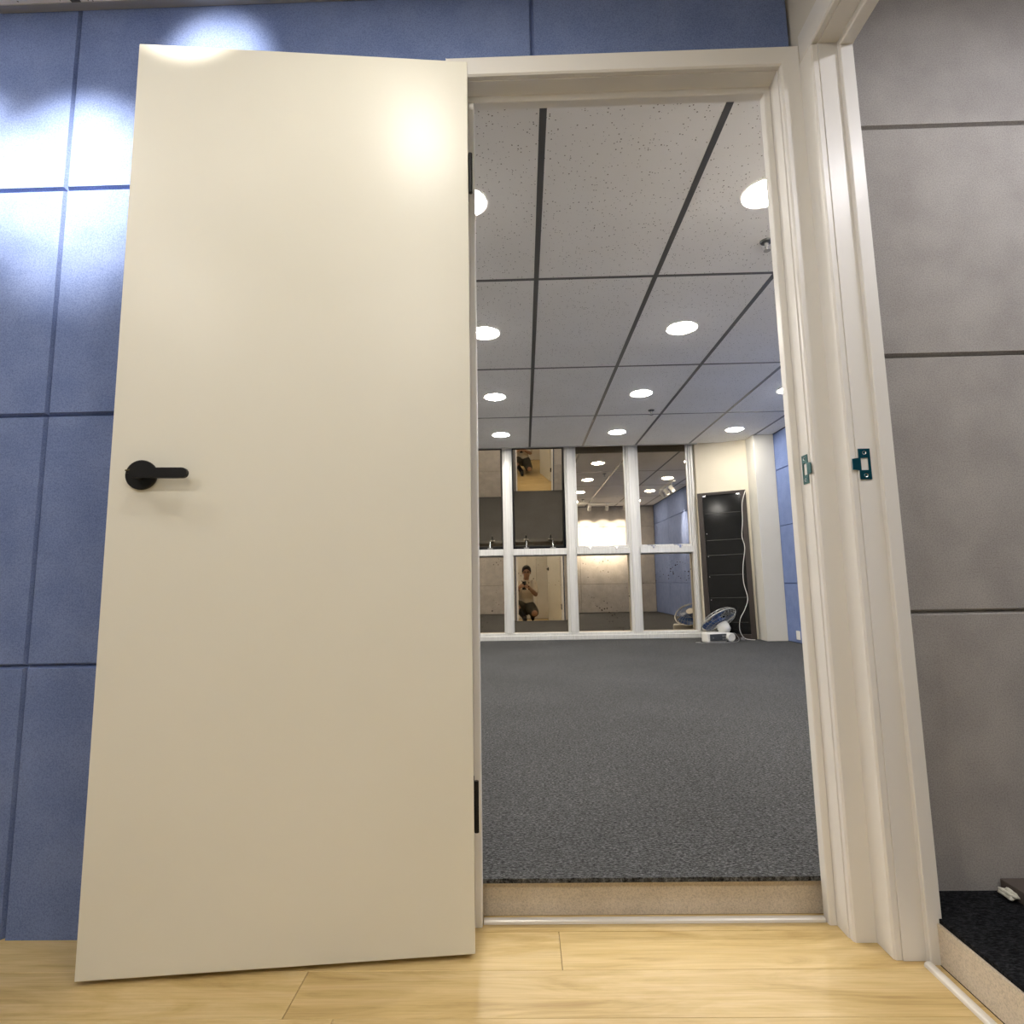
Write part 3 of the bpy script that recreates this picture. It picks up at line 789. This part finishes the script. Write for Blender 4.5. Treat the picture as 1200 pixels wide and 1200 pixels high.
# guard: rings and radial wires, front and back
def guard(name, side):
    bm = bmesh.new(); me_list = []
    R0 = .205
    def rad(h): return h
    prof = [(.052, side*.060), (.12, side*.056), (.175, side*.040), (R0, side*.004)]
    meshes = []
    for i in range(28):
        a = 2*PI*i/28
        meshes.append(tube_mesh('wire', smooth_path([(r*math.cos(a), r*math.sin(a), h) for r, h in prof], 3), .0011, 4))
    for r, h in ((.052, side*.060), (.12, side*.056), (.175, side*.040)):
        meshes.append(tube_mesh('wire', ring_pts((0, 0, h), r, 36), .0013, 5))
    for m_ in meshes:
        bm.from_mesh(m_); bpy.data.meshes.remove(m_)
    return ob(name, bm_mesh(bm, name), 'cage_steel', fan, loc=hc, rot=q)
guard('front_guard', 1); guard('rear_guard', -1)
ob('guard_rim', tube_mesh('guard_rim', ring_pts((0, 0, 0), .206, 56), .0062, 8), 'cage_steel', fan, loc=hc, rot=q, smooth=True)
ob('guard_badge', lathe_mesh('guard_badge', [(0, .066), (.050, .062), (.052, .056), (0, .056)], 24), 'plastic_white', fan, loc=hc, rot=q)
ob('hub', lathe_mesh('hub', [(0, .030), (.030, .026), (.036, .010), (.036, -.030), (0, -.030)], 24), 'fan_blue', fan, loc=hc, rot=q, smooth=True)
def blade_mesh():
    V, F = [], []; nu, nv = 8, 8
    for s in (0, .0035):
        for i in range(nu+1):
            r = .030+.155*i/nu
            for j in range(nv+1):
                u = j/nv
                span = math.radians(34+52*math.sin(PI*min(1, .18+.62*i/nu)))
                a = (u-.5)*span+.25*(i/nu)
                V.append((r*math.cos(a), r*math.sin(a), (u-.5)*.046*(1-.25*i/nu)+s))
    N1 = (nu+1)*(nv+1)
    for i in range(nu):
        for j in range(nv):
            a = i*(nv+1)+j
            F.append([a, a+1, a+nv+2, a+nv+1]); F.append([N1+a, N1+a+nv+1, N1+a+nv+2, N1+a+1])
    return mesh('blade', V, F)
bme = blade_mesh(); bme.materials.append(MATS['fan_blue'])
for p in bme.polygons: p.use_smooth = True
qq = axis.to_track_quat('Z', 'Y')
for k in range(3):
    o = bpy.data.objects.new('blade', bme); COL.objects.link(o); o.parent = fan; o.location = hc
    o.rotation_euler = (qq.to_matrix() @ Matrix.Rotation(2*PI*k/3+.6, 3, 'Z')).to_euler()
fc = ob('power_cord', tube_mesh('power_cord', smooth_path([(.13, .02, .045), (.19, .04, .085), (.235, .03, .030), (.18, -.06, .0045), (.02, -.115, .0045), (-.16, -.115, .0045), (-.25, -.07, .0045), (-.20, -.045, .0045)], 8), .0036, 7), 'cable_grey', fan, smooth=True)
# wall outlet on the blue wall
wo = box('wall_outlet', (XR-.010, XR-.0003, 5.925, 5.998, Z0-.632, Z0-.543), 'plastic_white', bev=.003); tag(wo, 'white outlet plate low on the blue studio wall', 'outlet')
# low board and crumpled paper on the side room carpet
pb = box('floor_board', (1.000, 1.60, .60, 1.322, KZ-.0018, KZ+.024), 'plinth_board', bev=.001); tag(pb, 'low dark grey board lying on the near-black side carpet', 'board')
def crumple(name, loc, size, m, label):
    bm = bmesh.new(); bmesh.ops.create_icosphere(bm, subdivisions=3, radius=1.0)
    rnd = random.Random(3)
    for v in bm.verts:
        k = .85+.16*math.sin(v.co.x*4.1+1.3)*math.cos(v.co.y*4.3)+.10*math.sin(v.co.z*6.7+v.co.x*4)+rnd.uniform(-.06, .06)
        v.co = Vector((v.co.x*size[0]*k, v.co.y*size[1]*k, v.co.z*size[2]*max(.35, k)))
    zmin = min(v.co.z for v in bm.verts)
    for v in bm.verts: v.co.z -= zmin
    o = ob(name, bm_mesh(bm, name), m, loc=loc); tag(o, label, 'paper'); return o
crumple('crumpled_paper', (.990, 1.290, KZ-.0015), (.014, .022, .011), 'tissue', 'small crumpled cream paper scrap beside the low dark board')

# ================================================================== PERSON (seen in the window glass)
def V3(x, y, z): return Vector((x, y, z))
def capsule_into(bm, pts, rs, seg=14):
    pts = [Vector(p) for p in pts]
    # resample with rounded ends
    me = tube_mesh('t', pts, list(rs), seg); bm.from_mesh(me); bpy.data.meshes.remove(me)
    for p, r in zip(pts, rs):
        bmesh.ops.create_icosphere(bm, subdivisions=2, radius=r, matrix=Matrix.Translation(p))
def ellipsoid(bm, c, r, rot=None):
    mt = Matrix.Translation(c)
    if rot: mt = mt @ rot.to_4x4()
    bmesh.ops.create_icosphere(bm, subdivisions=3, radius=1.0, matrix=mt @ Matrix.Diagonal((*r, 1)))
def skin_obj(name, bm, m, parent, voxel=.008, it=6, fac=.5):
    o = ob(name, bm_mesh(bm, name), m, parent)
    r = o.modifiers.new('remesh', 'REMESH'); r.mode = 'VOXEL'; r.voxel_size = voxel; r.use_smooth_shade = True
    s = o.modifiers.new('smooth', 'SMOOTH'); s.iterations = it; s.factor = fac
    return o
man = empty('person', (.03, -.42, 0)); tag(man, 'person in pale shirt and dark shorts crouching with a phone, mirrored in the window', 'person')
OFF = -Vector(man.location)
def C(x, y, z): return Vector((x, y, z))+OFF
# joints (world, floor = 0): he squats on his heels, both elbows in, phone in front of the chest
hip = C(.030, -.58, .27); wai = C(.030, -.60, .42); che = C(.030, -.545, .60); nek = C(.040, -.46, .80); hd = C(.050, -.40, .940)
shR, shL = C(.175, -.50, .725), C(-.135, -.50, .725)        # R: image right
elR, elL = C(.215, -.33, .515), C(-.185, -.33, .52)
wrR, wrL = C(.098, -.071, .640), C(-.098, -.071, .650)
hpR, hpL = C(.105, -.56, .27), C(-.060, -.56, .27)
knR, knL = C(.185, -.14, .165), C(-.190, -.20, .34)
anR, anL = C(.150, -.56, .115), C(-.005, -.235, .085)
toR, toL = C(.155, -.50, .040), C(.005, -.075, .035)
bm = bmesh.new()
capsule_into(bm, [hip, wai, che], [.135, .125, .135]); ellipsoid(bm, che+Vector((0, .01, .07)), (.165, .10, .10))
capsule_into(bm, [nek+Vector((-.005, -.02, -.07)), nek, hd+Vector((0, -.02, -.07))], [.062, .054, .055])
for s, e, w_ in ((shR, elR, wrR), (shL, elL, wrL)):
    capsule_into(bm, [s, (s+e)/2, e, e.lerp(w_, .35), w_], [.058, .048, .043, .042, .029])
for h, k, a, t in ((hpR, knR, anR, toR), (hpL, knL, anL, toL)):
    capsule_into(bm, [h, (h+k)/2, k], [.098, .083, .062]); capsule_into(bm, [k, k.lerp(a, .3), a], [.056, .060, .040])
    capsule_into(bm, [a+Vector((0, 0, -.02)), (a+t)/2, t], [.040, .036, .030])
# head: skull, face, jaw, nose, ears
Rh = Matrix.Rotation(math.radians(-8), 3, 'X')
ellipsoid(bm, hd+Vector((0, -.012, .030)), (.076, .094, .092)); ellipsoid(bm, hd+Vector((0, .022, -.040)), (.062, .068, .075))
ellipsoid(bm, hd+Vector((0, .052, -.085)), (.030, .026, .024))
capsule_into(bm, [hd+Vector((0, .088, .005)), hd+Vector((0, .104, -.024))], [.009, .014], 8)
for s in (-1, 1): ellipsoid(bm, hd+Vector((s*.078, -.004, -.008)), (.010, .020, .032))
# brow and lips
capsule_into(bm, [hd+Vector((-.04, .075, .022)), hd+Vector((.04, .075, .022))], [.012, .012], 8)
capsule_into(bm, [hd+Vector((-.018, .082, -.056)), hd+Vector((.018, .082, -.056))], [.0075, .0075], 8)
# hands: palm, four bent fingers, thumb; the phone stands between them
def hand(bm, wr, s):
    pc = wr+Vector((-s*.028, .030, .030))
    palm0 = wr.lerp(pc, .5); capsule_into(bm, [wr, palm0, pc], [.027, .030, .026], 10)
    for i in range(4):
        b0 = pc+Vector((-s*.006, .012, .022-.017*i)); ln = (.9, 1.0, .95, .78)[i]
        k1 = b0+Vector((-s*.012, .030*ln, .004)); k2 = k1+Vector((-s*.026*ln, .010, 0)); k3 = k2+Vector((-s*.018*ln, -.004, -.002))
        capsule_into(bm, [b0, k1, k2, k3], [.0098, .0092, .0085, .0076], 8)
    t0 = wr+Vector((-s*.020, .004, .030)); t1 = t0+Vector((-s*.016, .006, .030)); t2_ = t1+Vector((-s*.016, .026, .018))
    capsule_into(bm, [t0, t1, t2_], [.0135, .0115, .0095], 8)
hand(bm, wrR, 1); hand(bm, wrL, -1)
body = skin_obj('body', bm, 'skin', man, .0055, 4)
# shirt
bm = bmesh.new()
capsule_into(bm, [hip+Vector((0, 0, .10)), wai, che], [.150, .146, .152]); ellipsoid(bm, che+Vector((0, .01, .075)), (.182, .118, .108))
capsule_into(bm, [nek+Vector((-.005, -.03, -.085)), nek+Vector((-.001, -.008, -.015))], [.088, .068])
for s, e in ((shR, elR), (shL, elL)): capsule_into(bm, [s, s.lerp(e, .45), s.lerp(e, .80)], [.074, .068, .066])
skin_obj('shirt', bm, 'shirt_beige', man, .009, 5)
# shorts
bm = bmesh.new()
capsule_into(bm, [hip+Vector((0, 0, -.01)), hip+Vector((0, 0, .08))], [.150, .146])
for h, k in ((hpR, knR), (hpL, knL)): capsule_into(bm, [h, h.lerp(k, .5), h.lerp(k, .86)], [.118, .108, .096])
skin_obj('shorts', bm, 'shorts_olive', man, .009, 5)
# socks and shoes
for a, k, t in ((anR, knR, toR), (anL, knL, toL)):
    bm = bmesh.new(); capsule_into(bm, [a.lerp(k, .55), a.lerp(k, .2), a], [.062, .052, .048])
    skin_obj('sock', bm, 'sock_black', man, .008, 3)
    bm = bmesh.new(); hl = a+Vector((0, -.035, -.035)); hl.z = max(hl.z, .046+OFF.z)
    capsule_into(bm, [hl, (hl+t)/2+Vector((0, 0, .012)), t+Vector((0, .02, .008))], [.044, .045, .036])
    skin_obj('shoe', bm, 'sock_black', man, .007, 3)
# hair cap
bm = bmesh.new()
ellipsoid(bm, hd+Vector((0, -.022, .048)), (.088, .100, .092)); ellipsoid(bm, hd+Vector((0, .045, .092)), (.066, .046, .034))
for s in (-1, 1): ellipsoid(bm, hd+Vector((s*.078, -.02, .025)), (.012, .045, .040))
skin_obj('hair', bm, 'hair_black', man, .007, 3)
# eyes and glasses
for s in (-1, 1):
    o = ob('eye', lathe_mesh('eye', [(0, .004), (.009, .002), (.011, -.003), (0, -.003)], 14, axis=1), 'hair_black', man, loc=hd+Vector((s*.031, .078, .002)))
gl = []
bm = bmesh.new()
for s in (-1, 1):
    m_ = tube_mesh('g', [hd+Vector((s*.033, .096, -.002))+Vector((.025*math.cos(a), 0, .018*math.sin(a))) for a in [2*PI*i/20 for i in range(21)]], .0026, 6)
    bm.from_mesh(m_); bpy.data.meshes.remove(m_)
    m_ = tube_mesh('g', [hd+Vector((s*.058, .095, .002)), hd+Vector((s*.084, .07, .004)), hd+Vector((s*.086, -.005, .006))], .0026, 6)
    bm.from_mesh(m_); bpy.data.meshes.remove(m_)
m_ = tube_mesh('g', [hd+Vector((-.009, .098, .002)), hd+Vector((.009, .098, .002))], .0026, 6); bm.from_mesh(m_); bpy.data.meshes.remove(m_)
ob('glasses', bm_mesh(bm, 'glasses'), 'spot_black', man)
# phone: the lens of this very picture sits at its top
ph = empty('phone', (0, -.012, Z0-.062)); tag(ph, 'black phone held upright in the crouching person\'s hands', 'phone')
bm = bmesh.new(); bm_box(bm, -.037, .037, -.0055, .0035, -.085, .075, bev=.003, seg=2); ob('phone_body', bm_mesh(bm, 'phone_body'), 'phone_black', ph)
for x, z in ((.016, .06), (.016, .036)):
    ob('lens', lathe_mesh('lens', [(0, .0015), (.006, .0015), (.0075, .0018), (.0075, 0), (0, 0)], 18, axis=1), 'phone_lens', ph, loc=(x, .0036, z))
